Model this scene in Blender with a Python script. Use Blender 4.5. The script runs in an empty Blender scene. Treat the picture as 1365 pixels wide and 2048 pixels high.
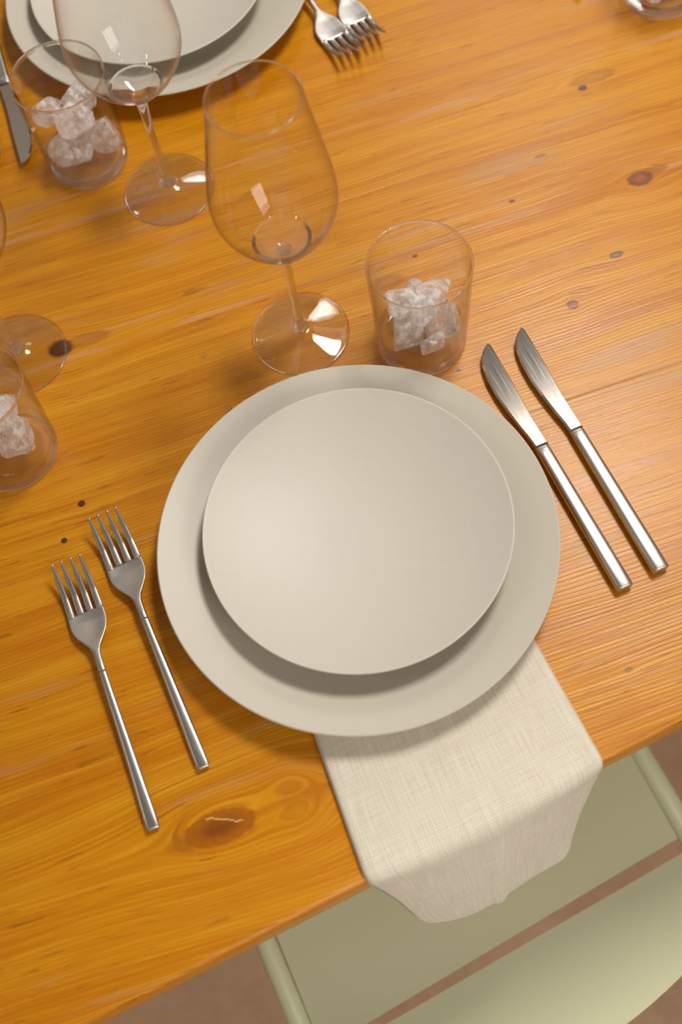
import bpy, bmesh, math, random
from mathutils import Vector, Matrix, noise

random.seed(7)
PI = math.pi
C = bpy.context.scene.collection
T = 0.75                      # height of the table top above the floor

# ------------------------------------------------------------------ helpers
def link_mesh(name, bm, mat, parent=None, smooth=True, loc=None):
    me = bpy.data.meshes.new(name)
    bm.normal_update()
    bm.to_mesh(me); bm.free()
    if smooth:
        for p in me.polygons: p.use_smooth = len(p.vertices) <= 4
    o = bpy.data.objects.new(name, me)
    C.objects.link(o)
    if mat: me.materials.append(mat)
    if parent: o.parent = parent
    if loc is not None: o.location = loc
    return o

def tag(o, label=None, cat=None, group=None, kind=None):
    if label: o['label'] = label
    if cat: o['category'] = cat
    if group: o['group'] = group
    if kind: o['kind'] = kind
    return o

def empty(name, loc=(0, 0, 0), rz=0.0):
    o = bpy.data.objects.new(name, None)
    o.empty_display_size = 0.03
    C.objects.link(o)
    o.location = loc; o.rotation_euler = (0, 0, rz)
    return o

def copy_tree(src, parent=None):
    c = src.copy(); C.objects.link(c)
    if parent: c.parent = parent
    for ch in list(src.children): copy_tree(ch, c)
    return c

def lathe_bm(profile, seg=96, closed=False):
    """profile: list of (r, z); r == 0 ends become poles."""
    bm = bmesh.new()
    rings = []
    for r, z in profile:
        if r < 1e-7:
            rings.append([bm.verts.new((0, 0, z))])
        else:
            rings.append([bm.verts.new((r*math.cos(2*PI*i/seg), r*math.sin(2*PI*i/seg), z)) for i in range(seg)])
    pairs = list(zip(rings, rings[1:]))
    if closed: pairs.append((rings[-1], rings[0]))
    for a, b in pairs:
        for i in range(seg):
            j = (i+1) % seg
            if len(a) == 1 and len(b) == 1: continue
            if len(a) == 1: bm.faces.new((a[0], b[j], b[i]))
            elif len(b) == 1: bm.faces.new((a[i], a[j], b[0]))
            else: bm.faces.new((a[i], a[j], b[j], b[i]))
    bmesh.ops.recalc_face_normals(bm, faces=bm.faces)
    return bm

def smooth_profile(pts, n=8):
    """Catmull-Rom through the points."""
    out = []
    P = [pts[0]] + list(pts) + [pts[-1]]
    for i in range(1, len(P)-2):
        p0, p1, p2, p3 = P[i-1], P[i], P[i+1], P[i+2]
        for k in range(n):
            t = k/n
            out.append(tuple(0.5*((2*p1[d]) + (-p0[d]+p2[d])*t + (2*p0[d]-5*p1[d]+4*p2[d]-p3[d])*t*t
                                  + (-p0[d]+3*p1[d]-3*p2[d]+p3[d])*t**3) for d in (0, 1)))
    out.append(tuple(pts[-1]))
    return [(max(0.0, a), b) for a, b in out]

def loft_bm(rings, cap=True):
    bm = bmesh.new()
    R = [[bm.verts.new(p) for p in r] for r in rings]
    n = len(R[0])
    for a, b in zip(R, R[1:]):
        for i in range(n):
            bm.faces.new((a[i], a[(i+1) % n], b[(i+1) % n], b[i]))
    if cap:
        bm.faces.new(list(reversed(R[0]))); bm.faces.new(R[-1])
    bmesh.ops.recalc_face_normals(bm, faces=bm.faces)
    return bm

def tube_bm(path, r, seg=16):
    path = [Vector(p) for p in path]
    rings = []
    for i, p in enumerate(path):
        d = (path[min(i+1, len(path)-1)] - path[max(i-1, 0)]).normalized()
        up = Vector((0, 0, 1)) if abs(d.z) < 0.9 else Vector((0, 1, 0))
        x = d.cross(up).normalized(); y = x.cross(d)
        rings.append([p + x*r*math.cos(2*PI*k/seg) + y*r*math.sin(2*PI*k/seg) for k in range(seg)])
    return loft_bm(rings)

def box_bm(x0, x1, y0, y1, z0, z1, bevel=0.0, seg=3):
    bm = bmesh.new()
    bmesh.ops.create_cube(bm, size=1)
    for v in bm.verts:
        v.co = Vector(((x0+x1)/2 + v.co.x*(x1-x0), (y0+y1)/2 + v.co.y*(y1-y0), (z0+z1)/2 + v.co.z*(z1-z0)))
    if bevel:
        bmesh.ops.bevel(bm, geom=list(bm.edges), offset=bevel, segments=seg, profile=0.5, affect='EDGES')
    return bm

def interp(tab, s):
    if s <= tab[0][0]: return tab[0][1]
    for (a, va), (b, vb) in zip(tab, tab[1:]):
        if s <= b:
            t = (s-a)/(b-a); t = t*t*(3-2*t)
            return va + (vb-va)*t
    return tab[-1][1]

def linterp(tab, s):
    if s <= tab[0][0]: return tab[0][1]
    for (a, va), (b, vb) in zip(tab, tab[1:]):
        if s <= b: return va + (vb-va)*(s-a)/(b-a)
    return tab[-1][1]

# ------------------------------------------------------------------ materials
def lin(r, g, b):
    f = lambda c: (c/255/12.92) if c/255 <= 0.04045 else ((c/255+0.055)/1.055)**2.4
    return (f(r), f(g), f(b), 1)

class NT:
    def __init__(self, name):
        self.m = bpy.data.materials.new(name); self.m.use_nodes = True
        self.t = self.m.node_tree; self.t.nodes.clear()
        self.out = self.t.nodes.new('ShaderNodeOutputMaterial')
    def n(self, typ, **kw):
        nd = self.t.nodes.new(typ)
        for k, v in kw.items(): setattr(nd, k, v)
        return nd
    def set(self, sock, v):
        if hasattr(v, 'is_output'): self.t.links.new(v, sock)
        else: sock.default_value = v
    def math(self, op, a, b=None, c=None, clamp=False):
        nd = self.n('ShaderNodeMath', operation=op, use_clamp=clamp)
        self.set(nd.inputs[0], a)
        if b is not None: self.set(nd.inputs[1], b)
        if c is not None: self.set(nd.inputs[2], c)
        return nd.outputs[0]
    def vmath(self, op, a, b=None):
        nd = self.n('ShaderNodeVectorMath', operation=op)
        self.set(nd.inputs[0], a)
        if b is not None: self.set(nd.inputs[1], b)
        return nd.outputs['Value'] if op in ('DOT_PRODUCT', 'LENGTH') else nd.outputs[0]
    def sep(self, v):
        nd = self.n('ShaderNodeSeparateXYZ'); self.set(nd.inputs[0], v); return nd.outputs
    def comb(self, x, y, z=0.0):
        nd = self.n('ShaderNodeCombineXYZ')
        for i, v in enumerate((x, y, z)): self.set(nd.inputs[i], v)
        return nd.outputs[0]
    def noise(self, vec, scale=1.0, detail=3.0, rough=0.5, dist=0.0):
        nd = self.n('ShaderNodeTexNoise')
        self.set(nd.inputs['Vector'], vec); nd.inputs['Scale'].default_value = scale
        nd.inputs['Detail'].default_value = detail; nd.inputs['Roughness'].default_value = rough
        nd.inputs['Distortion'].default_value = dist
        return nd.outputs['Fac']
    def ramp(self, fac, stops, interp='LINEAR'):
        nd = self.n('ShaderNodeValToRGB'); cr = nd.color_ramp; cr.interpolation = interp
        while len(cr.elements) < len(stops): cr.elements.new(0.5)
        for e, (p, c) in zip(cr.elements, stops):
            e.position = p; e.color = c if len(c) == 4 else (*c, 1)
        self.set(nd.inputs[0], fac); return nd.outputs[0]
    def maprange(self, v, a, b, c=0.0, d=1.0, smooth=True):
        nd = self.n('ShaderNodeMapRange'); nd.interpolation_type = 'SMOOTHSTEP' if smooth else 'LINEAR'
        self.set(nd.inputs[0], v)
        for i, x in enumerate((a, b, c, d)): nd.inputs[1+i].default_value = x
        return nd.outputs[0]
    def mix(self, fac, a, b, blend='MIX'):
        nd = self.n('ShaderNodeMix', data_type='RGBA', blend_type=blend)
        self.set(nd.inputs[0], fac); self.set(nd.inputs[6], a); self.set(nd.inputs[7], b)
        return nd.outputs[2]
    def bump(self, h, strength=0.3, dist=0.001, normal=None):
        nd = self.n('ShaderNodeBump'); nd.inputs['Strength'].default_value = strength
        nd.inputs['Distance'].default_value = dist; self.set(nd.inputs['Height'], h)
        if normal is not None: self.set(nd.inputs['Normal'], normal)
        return nd.outputs[0]
    def principled(self, **kw):
        nd = self.n('ShaderNodeBsdfPrincipled')
        for k, v in kw.items(): self.set(nd.inputs[k.replace('_', ' ')], v)
        return nd.outputs[0]
    def done(self, shader):
        self.t.links.new(shader, self.out.inputs[0]); return self.m

GR = math.radians(-7.3)      # the boards run at a slight angle to the table edge
def make_wood():
    N = NT('stained_pine')
    co = N.n('ShaderNodeTexCoord').outputs['Object']
    x, y, z = N.sep(co)
    cg, sg = math.cos(GR), math.sin(GR)
    u = N.math('ADD', N.math('MULTIPLY', x, cg), N.math('MULTIPLY', y, sg))
    v = N.math('ADD', N.math('MULTIPLY', x, -sg), N.math('MULTIPLY', y, cg))
    v = N.math('ADD', v, N.math('MULTIPLY', z, 0.6))     # so the rounded edge keeps its grain
    uv = N.comb(u, v, 0.0)
    def U(px, py): return (px*cg + py*sg, -px*sg + py*cg)
    # knots: x, y, a (along grain), b (across), strength of darkness, colour index, bend
    knots = [(-.1344, .4678, .0105, .0080, .95, 0, 1.0), (-.1661, .3309, .0030, .0026, 1.0, 0, .5), (-.1879, .3087, .0024, .0022, 1.0, 0, .5),
             (-.1645, .0680, .0250, .0112, .90, 1, 1.7), (-.112, .0640, .010, .010, .16, 1, 1.4), (.3476, .3919, .0110, .0080, .85, 2, 1.3), (.2916, .3360, .0062, .0032, .8, 3, .6),
             (.2380, .3116, .0048, .0046, .85, 2, .6), (.1329, .3007, .0019, .0017, .9, 3, .4), (.3570, .4990, .0040, .0030, .9, 0, .8), (.3700, .5050, .0220, .0070, .45, 1, .7),
             (.2893, .4522, .0050, .0018, .6, 2, .4), (.2461, .4223, .0030, .0014, .8, 0, .3), (.1232, .0409, .0030, .0020, .45, 3, .4),
             (.1522, .4118, .0022, .0016, .85, 0, .3), (.1213, .3990, .0140, .0070, .33, 2, .5), (.2500, .3190, .0110, .0040, .25, 1, .4),
             (-.1130, .4660, .0200, .0065, .38, 2, .6), (.3620, .3940, .0120, .0045, .45, 2, .3)]
    disp = None; masks = []
    wob = N.noise(uv, 240.0, 2.0)
    for (kx, ky, a, b, dk, ci, bend) in knots:
        ku, kv = U(kx, ky)
        d = N.vmath('SUBTRACT', uv, (ku, kv, 0))
        q = N.vmath('MULTIPLY', d, (1/a, 1/b, 0))
        r2 = N.vmath('DOT_PRODUCT', q, q)
        dv = N.sep(q)[1]
        D = N.math('DIVIDE', N.math('MULTIPLY', dv, -b*bend), N.math('ADD', N.math('MULTIPLY', r2, 0.55), 0.9))
        disp = D if disp is None else N.math('ADD', disp, D)
        rr = N.math('ADD', N.math('SQRT', r2), N.math('MULTIPLY', N.math('SUBTRACT', wob, 0.5), 0.30))
        masks.append((N.maprange(rr, *((1.06, 0.90) if a > .02 and dk > .5 else (1.16, 0.76))), rr, dk, ci))
    vv = N.math('ADD', v, disp)
    # slow waviness of the grain
    w1 = N.math('SUBTRACT', N.noise(N.comb(N.math('MULTIPLY', u, 3.0), N.math('MULTIPLY', v, 9.0)), 1.0, 2.0), 0.5)
    vv = N.math('ADD', vv, N.math('MULTIPLY', w1, 0.020))
    # boards
    b1 = N.maprange(v, 0.5655, 0.5665); b2 = N.maprange(v, 0.4345, 0.4360); b3 = N.maprange(v, 0.2620, 0.2630); b4 = N.maprange(v, 0.702, 0.703)
    board = N.math('ADD', N.math('ADD', b1, b4), N.math('ADD', b2, b3))
    bo = N.math('MULTIPLY', board, 3.7)
    # growth bands
    bands = N.noise(N.comb(N.math('MULTIPLY', u, 1.3), N.math('MULTIPLY', vv, 85.0), bo), 1.0, 3.0, 0.55)
    broad = N.noise(N.comb(N.math('MULTIPLY', u, 3.0), N.math('MULTIPLY', vv, 22.0), N.math('ADD', bo, 5.0)), 1.0, 3.0, 0.55)
    fine = N.noise(N.comb(N.math('MULTIPLY', u, 14.0), N.math('MULTIPLY', vv, 520.0), bo), 1.0, 4.0, 0.62)
    lines = N.noise(N.comb(N.math('MULTIPLY', u, 4.5), N.math('MULTIPLY', vv, 260.0), N.math('ADD', bo, 9.0)), 1.0, 2.0, 0.5)
    cloud = N.noise(N.comb(N.math('MULTIPLY', u, 5.0), N.math('MULTIPLY', v, 9.0), 3.0), 1.0, 3.0, 0.5)
    g = N.math('ADD', N.math('ADD', N.math('MULTIPLY', bands, 0.32), N.math('MULTIPLY', broad, 0.20)), N.math('MULTIPLY', fine, 0.48))
    col = N.ramp(g, [(0.34, lin(182, 104, 0)), (0.46, lin(198, 122, 0)), (0.54, lin(209, 138, 4)), (0.66, lin(220, 155, 24))])
    # closely spaced growth lines
    wv = N.noise(N.comb(N.math('MULTIPLY', u, 2.2), N.math('MULTIPLY', v, 26.0), bo), 1.0, 2.0)
    ph = N.math('ADD', N.math('MULTIPLY', vv, 2100.0), N.math('MULTIPLY', wv, 26.0))
    gl = N.math('POWER', N.math('ADD', N.math('MULTIPLY', N.math('SINE', ph), 0.5), 0.5), 2.5)
    gl = N.math('MULTIPLY', gl, N.maprange(fine, 0.32, 0.62))
    gl = N.math('MULTIPLY', gl, N.maprange(cloud, 0.34, 0.60, 0.25, 1.0))
    col = N.mix(N.math('MULTIPLY', gl, 0.36), col, lin(150, 78, 0))
    # dark hair lines of late wood
    ln = N.maprange(lines, 0.62, 0.74)
    ln = N.math('MULTIPLY', ln, N.maprange(broad, 0.42, 0.62))
    col = N.mix(N.math('MULTIPLY', ln, 0.42), col, lin(128, 62, 4))
    short = N.noise(N.comb(N.math('MULTIPLY', u, 30.0), N.math('MULTIPLY', vv, 330.0), 1.7), 1.0, 2.0, 0.5)
    col = N.mix(N.math('MULTIPLY', N.maprange(short, 0.655, 0.72), 0.40), col, lin(112, 58, 12))
    # worn greyish streaks
    worn = N.noise(N.comb(N.math('MULTIPLY', u, 7.0), N.math('MULTIPLY', vv, 60.0), N.math('ADD', bo, 2.0)), 1.0, 3.0, 0.5)
    wmask = N.math('MULTIPLY', N.maprange(worn, 0.56, 0.72), N.maprange(cloud, 0.45, 0.62))
    col = N.mix(N.math('MULTIPLY', wmask, 0.42), col, lin(178, 138, 104))
    # pale lines where boards meet
    def joint(v0, wd, amt, c, c0):
        jn = N.noise(N.comb(N.math('MULTIPLY', u, 9.0), c0, 0.0), 1.0, 2.0)
        dd = N.math('ABSOLUTE', N.math('SUBTRACT', v, N.math('ADD', v0, N.math('MULTIPLY', N.math('SUBTRACT', jn, 0.5), 0.004))))
        return N.math('MULTIPLY', N.maprange(dd, wd, wd*0.15), N.math('MULTIPLY', N.maprange(jn, 0.36, 0.60), amt)), c
    for v0, wd, amt, c0 in ((.566, .0040, .55, 0.3), (.4350, .0034, .55, 4.1), (.2625, .0016, .45, 8.2), (.450, .0030, .30, 2.2), (.575, .0022, .35, 6.6)):
        m, c = joint(v0, wd, amt, lin(205, 158, 120), c0)
        col = N.mix(m, col, c)
    cracks = N.math('ABSOLUTE', N.math('SUBTRACT', v, 0.2618))
    col = N.mix(N.math('MULTIPLY', N.maprange(cracks, 0.0006, 0.0002), 0.35), col, lin(120, 62, 10))
    # knots
    kc = [(lin(98, 46, 14), lin(60, 28, 12)), (lin(164, 90, 4), lin(126, 62, 2)), (lin(150, 84, 44), lin(110, 56, 34)), (lin(128, 104, 78), lin(78, 66, 56))]
    rn = N.noise(uv, 900.0, 2.0)
    for m, rr, dk, ci in masks:
        ring = N.maprange(N.math('ADD', rr, N.math('MULTIPLY', rn, 0.5)), 0.45, 1.05)
        if ci == 1 and dk > .5:
            inner = N.mix(ring, kc[ci][1], kc[ci][0])
        else:
            inner = N.mix(N.math('MULTIPLY', ring, 0.8), kc[ci][0], kc[ci][1])
        col = N.mix(N.math('MULTIPLY', m, dk), col, inner)
    # pale crack in the big front knot
    ku, kv = U(-.1600, .0715)
    cd = N.vmath('SUBTRACT', uv, (ku, kv, 0)); cu, cv, _ = N.sep(cd)
    cn = N.noise(N.comb(N.math('MULTIPLY', cu, 220.0), 0.0), 1.0, 3.0)
    cvv = N.math('ABSOLUTE', N.math('ADD', N.math('ADD', cv, N.math('MULTIPLY', cu, 0.42)), N.math('MULTIPLY', N.math('SUBTRACT', cn, 0.5), 0.006)))
    crack = N.math('MULTIPLY', N.maprange(cvv, 0.0010, 0.0002), N.maprange(N.math('ABSOLUTE', cu), 0.013, 0.010))
    col = N.mix(N.math('MULTIPLY', crack, 0.85), col, lin(222, 176, 100))
    # shine and relief
    h = N.math('SUBTRACT', N.math('ADD', N.math('MULTIPLY', fine, 0.6), N.math('MULTIPLY', lines, 0.4)), N.math('MULTIPLY', gl, 0.25))
    bmp = N.bump(h, 0.55, 0.0009)
    rough = N.math('ADD', 0.27, N.math('MULTIPLY', bands, 0.16))
    sh = N.principled(Base_Color=col, Roughness=rough, Normal=bmp, Specular_IOR_Level=0.46)
    return N.done(sh)

def make_plate(name, c):
    N = NT(name)
    co = N.n('ShaderNodeTexCoord').outputs['Object']
    n1 = N.noise(co, 1500.0, 2.0); n2 = N.noise(co, 9.0, 2.0)
    spk = N.noise(co, 420.0, 1.0)
    col = N.mix(N.math('MULTIPLY', n2, 0.10), c, (c[0]*.93, c[1]*.92, c[2]*.9, 1))
    col = N.mix(N.math('MULTIPLY', N.maprange(spk, 0.80, 0.86), 0.35), col, lin(120, 108, 90))
    return N.done(N.principled(Base_Color=col, Roughness=0.47, Normal=N.bump(n1, 0.05, 0.0002)))

def make_steel(name, base, rough):
    N = NT(name)
    co = N.n('ShaderNodeTexCoord').outputs['Object']
    st = N.noise(N.vmath('MULTIPLY', co, (1500.0, 25.0, 300.0)), 1.0, 2.0, 0.5)
    r = N.math('ADD', rough, N.math('MULTIPLY', N.math('SUBTRACT', st, 0.5), 0.10))
    return N.done(N.principled(Base_Color=base, Metallic=1.0, Roughness=r))

def make_glass(name, tint, clear, rough=0.0):
    """Solid clear glass; `clear` is the share of light that passes straight through."""
    N = NT(name)
    gl = N.n('ShaderNodeBsdfGlass'); gl.inputs['Color'].default_value = tint
    gl.inputs['IOR'].default_value = 1.48; gl.inputs['Roughness'].default_value = rough
    tr = N.n('ShaderNodeBsdfTransparent'); tr.inputs['Color'].default_value = (*[0.5+0.5*c for c in tint[:3]], 1)
    mx = N.n('ShaderNodeMixShader'); mx.inputs[0].default_value = clear
    N.t.links.new(gl.outputs[0], mx.inputs[1]); N.t.links.new(tr.outputs[0], mx.inputs[2])
    return N.done(mx.outputs[0])

def make_thin_glass(name, tint):
    """Thin blown wall: light passes straight on, mirrors by Schlick's law, tinted towards the silhouette."""
    N = NT(name)
    g = N.n('ShaderNodeNewGeometry')
    c = N.math('ABSOLUTE', N.vmath('DOT_PRODUCT', g.outputs['Normal'], g.outputs['Incoming']))
    k = N.math('SUBTRACT', 1.0, c, clamp=True)
    fr = N.math('ADD', 0.035, N.math('MULTIPLY', N.math('POWER', k, 5.0), 0.75))
    col = N.mix(N.math('POWER', k, 6.0), (0.993, 0.993, 0.993, 1), tint)
    tr = N.n('ShaderNodeBsdfTransparent'); N.t.links.new(col, tr.inputs['Color'])
    gs = N.n('ShaderNodeBsdfGlossy'); gs.inputs['Roughness'].default_value = 0.015
    mx = N.n('ShaderNodeMixShader')
    N.t.links.new(fr, mx.inputs[0])
    N.t.links.new(tr.outputs[0], mx.inputs[1]); N.t.links.new(gs.outputs[0], mx.inputs[2])
    return N.done(mx.outputs[0])

def make_ice():
    N = NT('ice')
    co = N.n('ShaderNodeTexCoord').outputs['Object']
    n1 = N.noise(co, 130.0, 4.0, 0.65); n2 = N.noise(co, 420.0, 3.0, 0.6)
    bmp = N.bump(N.math('ADD', n1, N.math('MULTIPLY', n2, 0.4)), 0.5, 0.0016)
    gl = N.n('ShaderNodeBsdfGlass'); gl.inputs['IOR'].default_value = 1.31; gl.inputs['Roughness'].default_value = 0.05
    gl.inputs['Color'].default_value = (0.98, 0.98, 0.99, 1); N.t.links.new(bmp, gl.inputs['Normal'])
    tr = N.n('ShaderNodeBsdfTransparent'); tr.inputs['Color'].default_value = (0.95, 0.95, 0.96, 1)
    df = N.n('ShaderNodeBsdfTranslucent'); df.inputs['Color'].default_value = (1.0, 0.97, 0.95, 1)
    d2 = N.principled(Base_Color=(1.0, 0.95, 0.93, 1), Roughness=0.18, Normal=bmp)
    m0 = N.n('ShaderNodeMixShader'); m0.inputs[0].default_value = 0.65
    N.t.links.new(df.outputs[0], m0.inputs[1]); N.t.links.new(d2, m0.inputs[2])
    m1 = N.n('ShaderNodeMixShader'); m1.inputs[0].default_value = 0.76
    N.t.links.new(gl.outputs[0], m1.inputs[1]); N.t.links.new(tr.outputs[0], m1.inputs[2])
    m2 = N.n('ShaderNodeMixShader')
    N.t.links.new(N.maprange(n1, 0.38, 0.62, 0.16, 0.78), m2.inputs[0])
    N.t.links.new(m1.outputs[0], m2.inputs[1]); N.t.links.new(m0.outputs[0], m2.inputs[2])
    return N.done(m2.outputs[0])

def make_linen():
    N = NT('linen')
    uv = N.n('ShaderNodeTexCoord').outputs['UV']
    u, v, _ = N.sep(uv)
    wob = N.noise(uv, 60.0, 2.0)
    uu = N.math('ADD', u, N.math('MULTIPLY', wob, 0.0006)); vv = N.math('ADD', v, N.math('MULTIPLY', wob, 0.0006))
    f = 2*PI/0.0024
    a = N.math('SINE', N.math('MULTIPLY', uu, f)); b = N.math('SINE', N.math('MULTIPLY', vv, f))
    weave = N.math('MULTIPLY', a, b)
    warp = N.noise(N.comb(N.math('MULTIPLY', u, 900.0), N.math('MULTIPLY', v, 30.0)), 1.0, 3.0, 0.6)
    weft = N.noise(N.comb(N.math('MULTIPLY', u, 30.0), N.math('MULTIPLY', v, 900.0)), 1.0, 3.0, 0.6)
    h = N.math('ADD', N.math('MULTIPLY', weave, 0.55), N.math('ADD', warp, N.math('MULTIPLY', weft, 0.7)))
    g = N.math('ADD', N.math('MULTIPLY', warp, 0.6), N.math('MULTIPLY', weft, 0.4))
    col = N.ramp(N.math('ADD', g, N.math('MULTIPLY', weave, 0.10)), [(0.30, lin(206, 194, 174)), (0.5, lin(222, 212, 194)), (0.7, lin(236, 227, 212))])
    return N.done(N.principled(Base_Color=col, Roughness=0.9, Normal=N.bump(h, 0.45, 0.0005), Sheen_Weight=0.15, Specular_IOR_Level=0.2))

def make_paint():
    N = NT('sage_green_paint')
    co = N.n('ShaderNodeTexCoord').outputs['Object']
    n = N.noise(co, 700.0, 2.0); big = N.noise(co, 6.0, 2.0)
    col = N.mix(N.math('MULTIPLY', big, 0.15), lin(206, 206, 168), lin(198, 198, 160))
    return N.done(N.principled(Base_Color=col, Roughness=0.42, Normal=N.bump(n, 0.04, 0.0003)))

def make_floor():
    N = NT('floor_screed')
    co = N.n('ShaderNodeTexCoord').outputs['Object']
    n = N.noise(co, 5.0, 4.0, 0.6); n2 = N.noise(co, 60.0, 3.0, 0.6)
    g = N.math('ADD', N.math('MULTIPLY', n, 0.7), N.math('MULTIPLY', n2, 0.3))
    col = N.ramp(g, [(0.35, lin(184, 146, 112)), (0.65, lin(206, 170, 136))])
    return N.done(N.principled(Base_Color=col, Roughness=0.6, Normal=N.bump(n2, 0.1, 0.002)))

WOOD = make_wood()
CERAMIC = make_plate('stoneware_glaze', lin(206, 198, 183))
CERAMIC2 = make_plate('stoneware_glaze_small', lin(210, 203, 190))
STEEL = make_steel('brushed_steel', (0.60, 0.565, 0.53, 1), 0.34)
BLADE = make_steel('polished_steel', (0.66, 0.58, 0.51, 1), 0.14)
GLASS = make_glass('clear_glass', (0.98, 0.98, 0.985, 1), 0.35)
THIN = make_thin_glass('thin_glass', (0.72, 0.66, 0.65, 1))
ICE = make_ice(); LINEN = make_linen(); PAINT = make_paint(); FLOOR = make_floor()
BLOWN = make_glass('blown_glass', (0.99, 0.985, 0.985, 1), 0.12)
WATER = make_glass('water', (1, 1, 1, 1), 0.3)

# ------------------------------------------------------------------ floor
bm = bmesh.new()
bmesh.ops.create_grid(bm, x_segments=2, y_segments=2, size=4.0)
fl = link_mesh('floor', bm, FLOOR, loc=(0, 0.4, 0)); tag(fl, kind='structure')

# ------------------------------------------------------------------ table
table = empty('dining_table', (0, 0.49, 0))
tag(table, 'long honey-stained pine table whose boards carry dark knots', 'table')
W0, W1 = -0.95, 1.15
bm = box_bm(W0, W1, -0.005, 0.988, -0.030, 0.0, 0.005, 4)
top = link_mesh('tabletop', bm, WOOD, table, loc=(0, -0.49, T))
for lx in (W0+0.12, W1-0.12):
    for ly in (0.12, 0.86):
        bm = box_bm(lx-0.035, lx+0.035, ly-0.035-0.49, ly+0.035-0.49, 0.0, T-0.03, 0.004, 2)
        link_mesh('leg', bm, WOOD, table)
for ly in (0.12, 0.86):
    link_mesh('apron', box_bm(W0+0.155, W1-0.155, ly-0.012-0.49, ly+0.012-0.49, T-0.12, T-0.03, 0.002, 2), WOOD, table)

# ------------------------------------------------------------------ plates
def plate_big():
    under = [(0, 0.0030), (0.068, 0.0030), (0.072, 0.0), (0.078, 0.0), (0.083, 0.0024), (0.100, 0.0088), (0.120, 0.0158), (0.135, 0.0212), (0.1392, 0.0232), (0.1400, 0.0243)]
    topp = [(0.1392, 0.0252), (0.1375, 0.0248), (0.125, 0.0208), (0.110, 0.0152), (0.099, 0.0112), (0.090, 0.0082), (0.080, 0.0066), (0.060, 0.0060), (0, 0.0058)]
    return lathe_bm(smooth_profile(under + topp, 5), 128)
def plate_small():
    under = [(0, 0.0026), (0.048, 0.0026), (0.051, 0.0), (0.056, 0.0), (0.061, 0.0022), (0.076, 0.0085), (0.093, 0.0178), (0.104, 0.0247), (0.1072, 0.0268), (0.1077, 0.0276)]
    topp = [(0.1071, 0.0284), (0.1057, 0.0280)]
    for r in (0.100, 0.090, 0.080, 0.068, 0.055, 0.040, 0.022, 0.0):
        topp.append((r, 0.0052 + 0.0228*(r/0.1057)**2.25))
    return lathe_bm(smooth_profile(under + topp, 5), 128)
BIG = link_mesh('dinner_plate', plate_big(), CERAMIC, loc=(0, 0.2016, T+0.0002))
tag(BIG, 'large matte beige dinner plate lying partly on the cream napkin', 'plate', 'beige dinner plates')
SML = link_mesh('side_plate', plate_small(), CERAMIC2, loc=(0.0039, 0.2064, T+0.0069))
tag(SML, 'smaller beige plate stacked on the large plate in front of the napkin', 'plate', 'beige side plates')
b2 = BIG.copy(); C.objects.link(b2); b2.location = (0.0795, 0.7818, T+0.0002)
b2['label'] = 'large beige dinner plate at the far edge, cut off by the top of the photo'
s2 = SML.copy(); C.objects.link(s2); s2.location = (0.072, 0.7805, T+0.0069)
s2['label'] = 'smaller beige plate stacked on the far plate behind the wine glass bowl'

# ------------------------------------------------------------------ cutlery
def sect(s, w, zc, th, n=20, flat=0.55, e=2.6, sag=0.0, dx=0.0):
    """cross-section across the piece: rounded on top, flatter below."""
    ring = []
    for k in range(n):
        a = 2*PI*k/n
        ca, sa = math.cos(a), math.sin(a)
        px = math.copysign(abs(ca)**(2/e), ca)*w/2
        pz = math.copysign(abs(sa)**(2/e), sa)*th/2
        if sa < 0: pz *= flat
        pz += sag*(2*px/max(w, 1e-6))**2 if sag else 0
        ring.append((px+dx, s, zc+pz))
    return ring

FZ = [(0, .0030), (.05, .0046), (.10, .0088), (.118, .0100), (.130, .0086), (.142, .0058), (.155, .0034), (.165, .0030), (.176, .0046), (.188, .0098), (.197, .0152), (.2005, .0174)]
FW = [(.125, .0054), (.129, .0057), (.134, .0086), (.139, .0150), (.144, .0212), (.149, .0252), (.154, .0266), (.160, .0264), (.163, .0261)]
def make_fork():
    root = empty('dinner_fork')
    rings = []
    for s, w, th in ((0, .0074, .0020), (.0006, .0086, .0036), (.0016, .0090, .0042), (.012, .0089, .0043), (.04, .0080, .0042), (.075, .0066, .0039), (.100, .0057, .0035), (.112, .0054, .0031), (.1136, .0053, .0030)):
        rings.append(sect(s, w, linterp(FZ, s), th, e=3.4 if s < .02 else 2.4))
    link_mesh('handle', loft_bm(rings), STEEL, root)
    rings = []
    for i in range(34):
        s = .1128 + (.1625-.1128)*i/33
        w = linterp(FW, s) if s > .125 else .0052 + (.0054-.0052)*(s-.1128)/.0122
        th = .0029 - .0012*min(1, max(0, (s-.125)/.02))
        sag = .0014*min(1, max(0, (s-.132)/.014))
        rings.append(sect(s, w, linterp(FZ, s), th, n=28, flat=1.0, e=2.2 if s < .13 else 3.2, sag=sag))
    head = link_mesh('head', loft_bm(rings), STEEL, root)
    base_x = [-.01068, -.00356, .00356, .01068]; tip_x = [-.0103, -.0036, .0034, .0101]
    for bx, tx in zip(base_x, tip_x):
        rings = []
        for i in range(26):
            t = i/25; s = .1605 + (.2005-.1605)*t
            w = (.0051*(1-t)**.6 + .0012) if t > .06 else .0054
            w = max(.0013, min(.0053, .0054 - .0020*t - .0020*max(0, t-.68)/.32))
            cx = bx + (tx-bx)*t**1.3
            sag = .0014*(1-t)*(cx/.0133)**2
            rings.append(sect(s, w, linterp(FZ, s)+sag, .0018*(1-.35*t), n=12, flat=1.0, e=2.8, dx=cx))
        link_mesh('tine', loft_bm(rings), STEEL, head)
    return root

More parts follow.
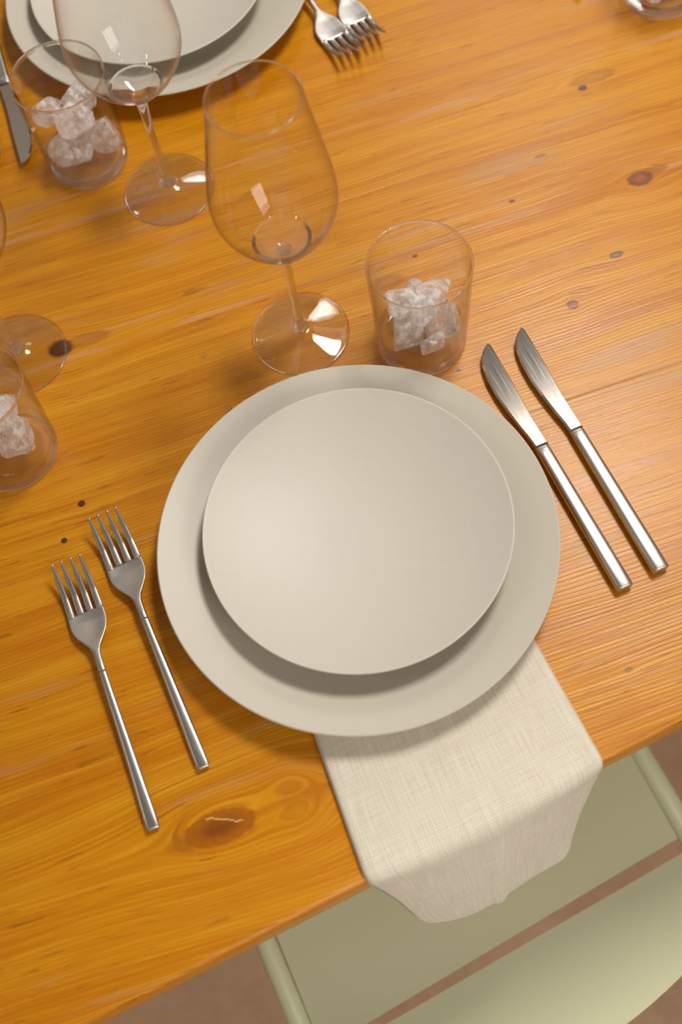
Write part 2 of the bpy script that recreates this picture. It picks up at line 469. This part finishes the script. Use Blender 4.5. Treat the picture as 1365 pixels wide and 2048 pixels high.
KL = [(.1215, .0047), (.1316, .0057), (.1419, .0074), (.1573, .0092), (.1742, .0103), (.189, .0098), (.2014, .0077), (.2099, .0043), (.2140, .0008), (.2163, -.0020), (.2177, -.0038)]
KR = [(.1215, .0053), (.1408, .0050), (.157, .0051), (.181, .0060), (.203, .0063), (.2130, .0063), (.2163, .0062), (.2177, .0052)]
def make_knife():
    root = empty('table_knife')
    rings = []
    for s, w, th, zc in ((0, .0108, .0060, .0047), (.0005, .0119, .0078, .0048), (.0014, .0123, .0084, .0048), (.03, .0120, .0083, .0049), (.07, .0112, .0080, .0050), (.10, .0106, .0074, .0052), (.114, .0103, .0068, .0054), (.1180, .0103, .0064, .0055), (.1192, .0102, .0050, .0056), (.1204, .0101, .0042, .0056), (.1222, .0100, .0034, .0056)):
        rings.append(sect(s, w, zc, th, n=32, flat=0.95, e=2.9))
    link_mesh('handle', loft_bm(rings), STEEL, root)
    rings = []
    n = 150
    for i in range(n):
        t = i/(n-1); s = .1212 + (.2177-.1212)*t
        l = -linterp(KL, s); r = linterp(KR, s)
        if .158 < s < .206: l += .00022*math.sin(2*PI*s/.0013)
        h = .0011 if s > .1235 else .0011 + .0009*(.1235-s)/.0023
        z = .0056
        m = l + min(.0016, (r-l)*.3)
        rings.append([(l, s, z-.0001), (m, s, z-h), (r-.0005, s, z-h), (r, s, z-h*.6), (r, s, z+h*.6), (r-.0005, s, z+h), (m, s, z+h), (l, s, z+.0001)])
    link_mesh('blade', loft_bm(rings), BLADE, root, smooth=False)
    return root

FK = make_fork()
FKg = 'steel dinner forks'
def put(o, x, y, deg, label, group, z=T+0.0003):
    o.location = (x, y, z); o.rotation_euler = (0, 0, math.radians(deg))
    o['label'] = label; o['group'] = group
put(FK, -.2037, .0850, -4.0, 'steel fork at the far left of the plate, outer of the near pair', FKg); FK['category'] = 'fork'
f2 = copy_tree(FK); put(f2, -.1589, .1070, -1.6, 'steel fork next to the large plate, inner of the near pair', FKg)
f3 = copy_tree(FK); put(f3, .1880, .8180, 183.2, 'steel fork beside the far plate, tines pointing at the viewer, nearer that plate', FKg)
f4 = copy_tree(FK); put(f4, .2215, .8250, 180.5, 'steel fork of the far pair, on the right and farther from the plate', FKg)

KN = make_knife(); KNg = 'steel table knives'
put(KN, .1781, .0905, -2.0, 'steel table knife farther from the plate, right-hand one of the near pair', KNg); KN['category'] = 'knife'
k2 = copy_tree(KN); put(k2, .1497, .0902, -1.8, 'steel table knife close along the plate edge, left-hand one of the near pair', KNg)
k3 = copy_tree(KN); put(k3, -.0710, .8740, 173.6, 'steel knife at top left, blade dark, just left of the ice tumbler', KNg)
k4 = copy_tree(KN); put(k4, -.1000, .8800, 174.0, 'steel knife at the left border of the photo, only a sliver of blade visible', KNg)
k5 = copy_tree(KN); put(k5, .4080, .8090, 180+1.0, 'steel knife whose dark tip peeks in at the top right edge', KNg)

# ------------------------------------------------------------------ glassware
BOWL = [(.106, .0040), (.1085, .0090), (.113, .0160), (.120, .0235), (.129, .0310), (.139, .0372), (.149, .0414), (.161, .0432), (.178, .0417), (.20, .0380), (.225, .0336), (.2480, .0296)]
def make_wine():
    root = empty('wine_glass')
    outer = smooth_profile([(r, z) for z, r in BOWL], 6)
    inner = [(max(0.0, r-.0007 - .0012*max(0, (.150-z)/.044)**2), z+.0022*max(0, (.150-z)/.044)**2) for r, z in outer]
    inner = [(r, z) for r, z in inner if r > .0015]
    prof = [(0, .1058)] + outer + [(.02935, .2486), (.0291, .2487)] + list(reversed(inner)) + [(0, inner[0][1]+.0003)]
    bowl = link_mesh('bowl', lathe_bm(prof, 128), THIN, root)
    bowl.data.materials.append(BLOWN)
    for p in bowl.data.polygons:
        if p.center.z < .1175: p.material_index = 1
    rim = lathe_bm([(.0296+.0006*math.cos(a), .2483+.0006*math.sin(a)) for a in [2*PI*k/10 for k in range(10)]], 128, closed=True)
    link_mesh('rim', rim, GLASS, bowl)
    stem = smooth_profile([(.0001, .0100), (.0066, .0100), (.0072, .0112), (.0056, .0132), (.0042, .0175), (.0036, .027), (.0034, .055), (.0036, .080), (.0042, .095), (.0054, .1020), (.0066, .1050), (.0040, .1056), (.0001, .1056)], 6)
    link_mesh('stem', lathe_bm(stem, 48), GLASS, root)
    foot = smooth_profile([(0, .0064), (.010, .0056), (.020, .0034), (.030, .0011), (.0360, .0), (.0382, .0003), (.0385, .0010), (.0378, .0017), (.034, .0024), (.027, .0041), (.019, .0063), (.012, .0086), (.0075, .0105), (0, .0110)], 5)
    link_mesh('foot', lathe_bm(foot, 128), GLASS, root)
    return root
WN = make_wine(); WN.location = (.0405, .3887, T+.0002)
tag(WN, 'tall clear wine glass at the centre, its foot beside the iced tumbler', 'wine glass', 'stemmed wine glasses')
w2 = copy_tree(WN); w2.location = (.0024, .5735, T+.0002); w2['label'] = 'tall clear wine glass at upper left, bowl cut by the top of the photo'
w3 = copy_tree(WN); w3.location = (-.1658, .4774, T+.0002); w3['label'] = 'wine glass at the left border, only its clear foot in view'

def make_tumbler():
    o = [(0, .0012), (.027, .0008), (.0315, .0), (.0336, .0008), (.0345, .0040), (.0350, .0150), (.0362, .045), (.0375, .080), (.0381, .0938), (.0378, .0950), (.0371, .0948)]
    i = [(.0366, .0935), (.0359, .080), (.0346, .045), (.0333, .018), (.0318, .0118), (.0270, .0092), (.015, .0086), (0, .0084)]
    return lathe_bm(smooth_profile(o + i, 5), 112)
TB = link_mesh('tumbler', make_tumbler(), GLASS, loc=(.1212, .3390, T+.0002))
TB.data.materials.append(THIN)
for p in TB.data.polygons:
    if .0125 < p.center.z < .0925: p.material_index = 1
tag(TB, 'clear glass tumbler of ice standing between the wine glass and the knives', 'tumbler', 'clear tumblers')
t2 = TB.copy(); C.objects.link(t2); t2.location = (-.0465, .6396, T+.0002); t2['label'] = 'clear glass tumbler of ice at upper left beside the far plate'
t3 = TB.copy(); C.objects.link(t3); t3.location = (-.1974, .3968, T+.0002); t3['label'] = 'clear glass tumbler of ice cut off by the left border'
t4 = TB.copy(); C.objects.link(t4); t4.location = (.4708, .5620, T+.0002); t4['label'] = 'clear glass tumbler at the top right corner, only its base in view'

def ice_bm(rx, ry, rz, seed):
    rnd = random.Random(seed)
    planes = []
    for _ in range(15):
        n = Vector((rnd.gauss(0, 1), rnd.gauss(0, 1), rnd.gauss(0, 1))).normalized()
        planes.append((n, rnd.uniform(0.62, 1.0)))
    bm = bmesh.new()
    bmesh.ops.create_icosphere(bm, subdivisions=5, radius=1.0)
    for v in bm.verts:
        d = v.co.normalized(); r = 1.15
        for n, h in planes:
            c = d.dot(n)
            if c > 0.05: r = min(r, h/c)
        r *= 1 + 0.045*noise.noise(d*2.7 + Vector((seed, 0, 0))) + 0.02*noise.noise(d*8 + Vector((0, seed, 0)))
        v.co = Vector((d.x*r*rx, d.y*r*ry, d.z*r*rz))
    bmesh.ops.smooth_vert(bm, verts=bm.verts, factor=0.5, use_axis_x=True, use_axis_y=True, use_axis_z=True)
    return bm

def ice_fill(cx, cy, spots, seed, grp):
    for k, (dx, dy, dz, rx, ry, rz, rot, lab) in enumerate(spots):
        o = link_mesh('ice_chunk', ice_bm(rx*1.24, ry*1.24, rz*1.2, seed+k), ICE, loc=(cx+dx, cy+dy, T+dz))
        o.rotation_euler = rot
        tag(o, lab, 'ice', grp)
A = .0135
ice_fill(.1212, .3390, [
    (-.015, -.004, .026, .0125, .0105, .0170, (0.2, -.25, .4), 'jagged clear ice chunk low on the left in the tumbler by the knives'),
    (.014, -.008, .0245, .0130, .0120, .0140, (.5, .3, 1.2), 'clear ice chunk low at the front right in the tumbler by the knives'),
    (.006, .017, .0245, .0140, .0115, .0140, (.1, .6, 2.0), 'ice chunk low at the back of the tumbler by the knives'),
    (.013, .004, .046, .0135, .0100, .0095, (.5, .35, .3), 'smooth frosted ice piece on top right in the tumbler by the knives'),
    (-.013, .007, .050, .0100, .0105, .0110, (.3, -.5, 1.0), 'upright ice shard on top left in the tumbler by the knives'),
    (-.001, -.019, .0205, .0085, .0065, .0095, (.4, .2, .3), 'small clear ice sliver low at the front of the tumbler by the knives'),
    (-.001, -.006, .0440, .0085, .0090, .0100, (.6, .1, 1.9), 'clear ice piece in the middle of the pile in the tumbler by the knives')], 11, 'ice in the tumbler by the knives')
ice_fill(-.0465, .6396, [
    (-.014, -.010, .0250, .0135, .0120, .0140, (.2, .3, .2), 'ice chunk low on the left in the upper left tumbler'),
    (.016, -.004, .0250, .0125, .0135, .0140, (.7, .2, 1.1), 'ice chunk low on the right in the upper left tumbler'),
    (-.002, .015, .0260, .0115, .0105, .0130, (.3, .8, .9), 'ice chunk low at the back of the upper left tumbler'),
    (-.002, -.006, .0500, .0150, .0120, .0110, (.7, .1, .5), 'broad frosted ice block in the middle of the upper left tumbler'),
    (.012, .013, .0560, .0115, .0120, .0110, (.4, .2, 1.6), 'white ice block on top right in the upper left tumbler'),
    (-.017, .011, .0560, .0105, .0100, .0100, (.2, .5, .1), 'knobbly clear ice piece on top left in the upper left tumbler')], 31, 'ice in the upper left tumbler')
ice_fill(-.1974, .3968, [
    (.009, -.008, .0275, .0122, .0110, .0145, (.4, .3, .7), 'frosted ice block low in the tumbler at the left border'),
    (-.016, .000, .0250, .0120, .0120, .0140, (.2, .1, .2), 'ice chunk low and left in the tumbler at the left border, mostly out of frame'),
    (.006, .017, .0250, .0130, .0110, .0140, (.2, .6, .9), 'ice chunk at the back in the tumbler at the left border'),
    (.004, .002, .0530, .0140, .0125, .0105, (.3, -.3, .4), 'large white ice slab on top in the tumbler at the left border')], 57, 'ice in the tumbler at the left border')
ice_fill(.4708, .5620, [
    (-.012, -.010, .0250, .0140, .0120, .0140, (.2, .3, .2), 'ice chunk on the left in the top right corner tumbler'),
    (.014, -.008, .0250, .0125, .0130, .0140, (.7, .2, 1.1), 'ice chunk on the right in the top right corner tumbler')], 77, 'ice in the top right corner tumbler')

# water drops
for x, y, r, lab in ((-.0356, .4066, .0022, 'small water drop on the wood left of the wine glass foot'), (-.0376, .3537, .0030, 'tiny water drop on the wood just outside the upper left plate edge')):
    bm = lathe_bm(smooth_profile([(0, 0), (r, 0), (r*.86, r*.30), (r*.5, r*.52), (0, r*.6)], 5), 32)
    o = link_mesh('water_drop', bm, WATER, loc=(x, y, T+.0001)); tag(o, lab, 'water drop', 'water drops on the table')

# ------------------------------------------------------------------ napkin
def make_napkin():
    # rows: left point, right point, outward bulge in the middle (y, z)
    rows = [((-.0830, .118, .0046), (.0785, .118, .0046), 0, 0),
            ((-.0835, .105, .0046), (.0780, .105, .0046), 0, .0003),
            ((-.0860, .080, .0046), (.0775, .080, .0046), 0, .0006),
            ((-.0890, .050, .0046), (.0770, .050, .0046), 0, .0008),
            ((-.0915, .025, .0046), (.0768, .025, .0046), 0, .0010),
            ((-.0930, .010, .0046), (.0766, .008, .0046), -.001, .0014),
            ((-.0938, .002, .0044), (.0766, .001, .0043), -.003, .0012),
            ((-.0938, -.0030, .0028), (.0764, -.0035, .0022), -.005, .0002),
            ((-.0928, -.0068, -.0015), (.0752, -.0070, -.0030), -.006, -.0010),
            ((-.0905, -.0088, -.0120), (.0722, -.0090, -.0150), -.008, 0),
            ((-.0868, -.0120, -.0320), (.0672, -.0125, -.0350), -.011, 0),
            ((-.0810, -.0190, -.0560), (.0590, -.0185, -.0600), -.011, 0),
            ((-.0765, -.0260, -.0800), (.0515, -.0260, -.0820), -.010, 0),
            ((-.0735, -.0315, -.0920), (.0475, -.0310, -.0920), -.0085, 0),
            ((-.0690, -.0360, -.1000), (.0425, -.0345, -.0985), -.0065, -.001)]
    # resample the rows smoothly
    R = []
    def cr(p0, p1, p2, p3, t): return [0.5*((2*b)+(-a+c)*t+(2*a-5*b+4*c-d)*t*t+(-a+3*b-3*c+d)*t**3) for a, b, c, d in zip(p0, p1, p2, p3)]
    flat = [list(l)+list(r)+[by, bz] for l, r, by, bz in rows]
    F = [flat[0]]+flat+[flat[-1]]
    for i in range(1, len(F)-2):
        for k in range(5): R.append(cr(F[i-1], F[i], F[i+1], F[i+2], k/5))
    R.append(flat[-1])
    NC = 56
    bm = bmesh.new(); uvl = bm.loops.layers.uv.new('UVMap')
    grid = []; vlen = 0; prev = None
    for ri, r in enumerate(R):
        L = Vector(r[0:3]); Rr = Vector(r[3:6]); mid = (L+Rr)/2
        vlen += (mid-prev).length if prev is not None else 0; prev = mid
        row = []
        drop = max(0.0, min(1.0, (.004-mid.z)/.10))
        for c in range(NC+1):
            t = c/NC
            p = L.lerp(Rr, t)
            w = (1-(2*t-1)**2)
            p.y += r[6]*w**.8; p.z += r[7]*w
            # pressed centre crease, turning into a soft ridge where the cloth hangs
            dcr = (t-.49)*.17
            rg = math.exp(-(dcr/.0065)**2)
            p.z += .0007*rg*(1-drop); p.y -= .0030*rg*drop
            # soft folds at the hanging sides
            p.y += .0016*drop*math.sin((t-.5)*9.0)*(.4+abs(2*t-1))
            p.z += .0005*drop*math.sin(t*17.0+.5)
            # rounded side edges of the folded stack
            e = min(t, 1-t)*.17
            if e < .004 : p.z -= .0016*(1-e/.004)**2*(1-drop); p.y += .003*(1-e/.004)**2*drop
            p.z += .0005*noise.noise(Vector((p.x*26, p.y*26, p.z*20)))
            row.append((bm.verts.new(p), (t*.17, vlen)))
        grid.append(row)
    for a, b in zip(grid, grid[1:]):
        for c in range(NC):
            f = bm.faces.new((a[c][0], b[c][0], b[c+1][0], a[c+1][0]))
            for lp, q in zip(f.loops, (a[c], b[c], b[c+1], a[c+1])): lp[uvl].uv = q[1]
    bmesh.ops.recalc_face_normals(bm, faces=bm.faces)
    return bm
nap = link_mesh('napkin', make_napkin(), LINEN, loc=(0, 0, T))
tag(nap, 'cream woven linen napkin tucked under the plate and hanging over the table edge', 'napkin')
so = nap.modifiers.new('cloth', 'SOLIDIFY'); so.thickness = .0034; so.offset = -1
# make sure thickness grows downward / inward
nz = sum(p.normal.z for p in nap.data.polygons)
if nz < 0: nap.data.flip_normals()

# ------------------------------------------------------------------ chair
chair = empty('folding_chair', (-.005, .07, 0))
tag(chair, 'sage green slatted metal chair pushed under the table edge', 'chair')
CO = Vector((.005, -.07, 0))
SZ = T-.300
def slat(front, rear, name='seat_slat'):
    """front and rear edges as (x, y) polylines of equal length, left to right."""
    th = .0035
    bm = bmesh.new(); n = len(front); m = 8
    gt = []; gb = []
    for f, r in zip(front, rear):
        ct = []; cb = []
        for k in range(m+1):
            t = k/m
            xx = f[0]+(r[0]-f[0])*t; yy = f[1]+(r[1]-f[1])*t
            e = abs(2*t-1)
            dz = 0.0
            ct.append(bm.verts.new((xx, yy, SZ+dz))); cb.append(bm.verts.new((xx, yy, SZ+dz-th)))
        gt.append(ct); gb.append(cb)
    for i in range(n-1):
        for k in range(m):
            bm.faces.new((gt[i][k], gt[i+1][k], gt[i+1][k+1], gt[i][k+1]))
            bm.faces.new((gb[i][k+1], gb[i+1][k+1], gb[i+1][k], gb[i][k]))
        bm.faces.new((gt[i][0], gb[i][0], gb[i+1][0], gt[i+1][0])); bm.faces.new((gt[i][m], gt[i+1][m], gb[i+1][m], gb[i][m]))
    for k in range(m):
        bm.faces.new((gt[0][k], gt[0][k+1], gb[0][k+1], gb[0][k])); bm.faces.new((gt[-1][k+1], gt[-1][k], gb[-1][k], gb[-1][k+1]))
    bmesh.ops.recalc_face_normals(bm, faces=bm.faces)
    o = link_mesh(name, bm, PAINT, chair, smooth=False, loc=CO)
    return o
NX = 24
def edge(xl, yl, xr, yr, f=None):
    out = []
    for i in range(NX+1):
        t = i/NX; x = xl+(xr-xl)*t; y = yl+(yr-yl)*t
        out.append((x, f(x) if f else y))
    return out
slat(edge(-.1835, .046, .1695, .062), edge(-.1855, -.066, .1670, -.048))
slat(edge(-.1860, -.0735, .1665, -.0605), edge(-.1870, -.125, .1660, -.120, lambda x: -.1605+1.15*(x+.008)**2))
slat(edge(-.1815, .160, .1720, .174), edge(-.1833, .058, .1697, .074))
slat(edge(-.1795, .272, .1740, .286), edge(-.1813, .172, .1722, .186))
for xs, xe in ((-.1928, -.1955), (.1795, .1780)):
    yr = -.245
    link_mesh('side_rail', tube_bm([(xs, .300, SZ-.007), (xs+(xe-xs)*.5, .1, SZ-.007), (xe, yr, SZ-.007)], .0098), PAINT, chair, loc=CO)
    link_mesh('leg', tube_bm([(xs, .285, SZ-.010), (xs, .300, .3), (xs, .315, .002)], .0095), PAINT, chair, loc=CO)
    dx = .018 if xs > 0 else -.018
    link_mesh('leg', tube_bm([(xs+dx, -.275, .002), (xs+dx, -.245, SZ-.1), (xs+dx, -.240, SZ), (xs+dx, -.255, SZ+.1), (xs+dx, -.300, SZ+.24), (xs+dx, -.345, SZ+.375)], .0095), PAINT, chair, loc=CO)
for z0, z1, y0, y1 in ((SZ+.318, SZ+.362, -.326, -.337),):
    bm = bmesh.new(); g = []
    for i in range(NX+1):
        t = i/NX; x = -.214+.414*t; bow = -.022*(1-(2*t-1)**2)
        g.append([bm.verts.new(p) for p in ((x, y0+bow, z0), (x, y1+bow, z1), (x, y1+bow-.003, z1), (x, y0+bow-.003, z0))])
    for a, b in zip(g, g[1:]):
        for k in range(4): bm.faces.new((a[k], b[k], b[(k+1) % 4], a[(k+1) % 4]))
    bm.faces.new(g[0]); bm.faces.new(list(reversed(g[-1])))
    bmesh.ops.recalc_face_normals(bm, faces=bm.faces)
    link_mesh('backrest_slat', bm, PAINT, chair, smooth=False, loc=CO)

# ------------------------------------------------------------------ lights
def area(name, loc, target, size, power, color, sy=None):
    l = bpy.data.lights.new(name, 'AREA'); l.energy = power; l.color = color
    l.shape = 'RECTANGLE'; l.size = size; l.size_y = sy or size
    o = bpy.data.objects.new(name, l); C.objects.link(o); o.location = loc
    o.rotation_euler = (Vector(target)-Vector(loc)).to_track_quat('-Z', 'Y').to_euler()
    return o
def bulb(name, loc, power, color, r=.03):
    l = bpy.data.lights.new(name, 'POINT'); l.energy = power; l.color = color; l.shadow_soft_size = r
    o = bpy.data.objects.new(name, l); C.objects.link(o); o.location = loc
    return o
ctr = (0.05, 0.25, T)
kw = area('window_key', (.70, .57, T+1.50), ctr, .31, 19.2, (1.0, .972, .91), .46)
kw.rotation_euler = (math.radians(-13), math.radians(24), 0)
area('back_fill', (1.20, 1.95, T+1.40), ctr, .5, 6, (1.0, .96, .90), .5)  # weak added fill for highlights, no actual window there
area('rear_fill', (.7, -2.3, T+1.3), (0, -.1, T-.2), 1.2, 24, (1.0, .96, .88), 1.2)  # invented fill from behind the camera, lifts napkin flap, chair and floor
bulb('pendant_left', (-1.05, .35, T+.95), 2.4, (1.0, .86, .66), .04)
bulb('pendant_back', (-.35, 1.6, T+1.4), 1.6, (1.0, .88, .70), .04)
bulb('pendant_front', (.35, -1.0, T+1.6), 1.6, (1.0, .90, .74), .04)
def spot(name, loc, target, power, color, deg, soft):
    l = bpy.data.lights.new(name, 'SPOT'); l.energy = power; l.color = color
    l.spot_size = math.radians(deg); l.spot_blend = .35; l.shadow_soft_size = soft
    o = bpy.data.objects.new(name, l); C.objects.link(o); o.location = loc
    o.rotation_euler = (Vector(target)-Vector(loc)).to_track_quat('-Z', 'Y').to_euler()
spot('chair_fill_spot', (-.30, -1.30, T+1.30), (-.13, -.29, T-.32), 32, (1.0, .97, .92), 32, .13)  # unseen spot added to brighten seat and floor, cone kept off the table
spot('chair_fill_spot', (.05, -1.00, T+1.45), (-.03, -.26, T-.32), 20, (.94, .98, 1.0), 29, .16)  # second added spot, softens the backrest shadow on the seat

wd = bpy.data.worlds.new('room_light'); bpy.context.scene.world = wd; wd.use_nodes = True
nt = wd.node_tree; nt.nodes.clear()
o_ = nt.nodes.new('ShaderNodeOutputWorld'); bg = nt.nodes.new('ShaderNodeBackground')
tc = nt.nodes.new('ShaderNodeTexCoord'); sp = nt.nodes.new('ShaderNodeSeparateXYZ'); rp = nt.nodes.new('ShaderNodeValToRGB')
nt.links.new(tc.outputs['Generated'], sp.inputs[0]); nt.links.new(sp.outputs[2], rp.inputs[0])
cr = rp.color_ramp
cr.elements[0].position = 0.0; cr.elements[0].color = (.20, .15, .10, 1)
cr.elements[1].position = 1.0; cr.elements[1].color = (.09, .08, .07, 1)
e = cr.elements.new(.35); e.color = (.40, .33, .26, 1)
e = cr.elements.new(.75); e.color = (.40, .36, .31, 1)
nz_ = nt.nodes.new('ShaderNodeTexNoise'); nz_.inputs['Scale'].default_value = 3.2; nz_.inputs['Detail'].default_value = 2.0
mr_ = nt.nodes.new('ShaderNodeMapRange'); mr_.inputs[1].default_value = .36; mr_.inputs[2].default_value = .62; mr_.inputs[3].default_value = .10; mr_.inputs[4].default_value = 1.75
nt.links.new(tc.outputs['Generated'], nz_.inputs['Vector']); nt.links.new(nz_.outputs['Fac'], mr_.inputs[0])
vm_ = nt.nodes.new('ShaderNodeVectorMath'); vm_.operation = 'SCALE'
nt.links.new(rp.outputs[0], vm_.inputs[0]); nt.links.new(mr_.outputs[0], vm_.inputs['Scale'])
nt.links.new(vm_.outputs[0], bg.inputs[0]); bg.inputs[1].default_value = .54
nt.links.new(bg.outputs[0], o_.inputs[0])

# ------------------------------------------------------------------ camera
F_PX = 2329.5
Rw = ((.8998641, -.4209338, .1142776), (-.4284032, -.8037400, .4128835), (-.0819472, -.4204959, -.9035861))
cam = bpy.data.cameras.new('camera'); co = bpy.data.objects.new('camera', cam); C.objects.link(co)
cam.sensor_fit = 'HORIZONTAL'; cam.sensor_width = 24.0; cam.lens = F_PX/1365*24.0
M = Matrix.Identity(4)
for i in range(3):
    M[i][0] = Rw[i][0]; M[i][1] = -Rw[i][1]; M[i][2] = -Rw[i][2]
cpos = Vector((-.0941, -.1130, T+.7619))
M.translation = cpos
co.matrix_world = M
cam.clip_start = .05
fwd = Vector((Rw[0][2], Rw[1][2], Rw[2][2]))
cam.dof.use_dof = True
cam.dof.focus_distance = (Vector((.07, .27, T+.02))-cpos).dot(fwd)
cam.dof.aperture_fstop = 4.5
sc = bpy.context.scene
sc.camera = co
sc.view_settings.view_transform = 'Standard'
sc.view_settings.look = 'None'
sc.view_settings.exposure = 0.0
sc.cycles.use_denoising = True
sc.cycles.max_bounces = 16; sc.cycles.transmission_bounces = 14; sc.cycles.transparent_max_bounces = 24
sc.cycles.sample_clamp_indirect = 6.0
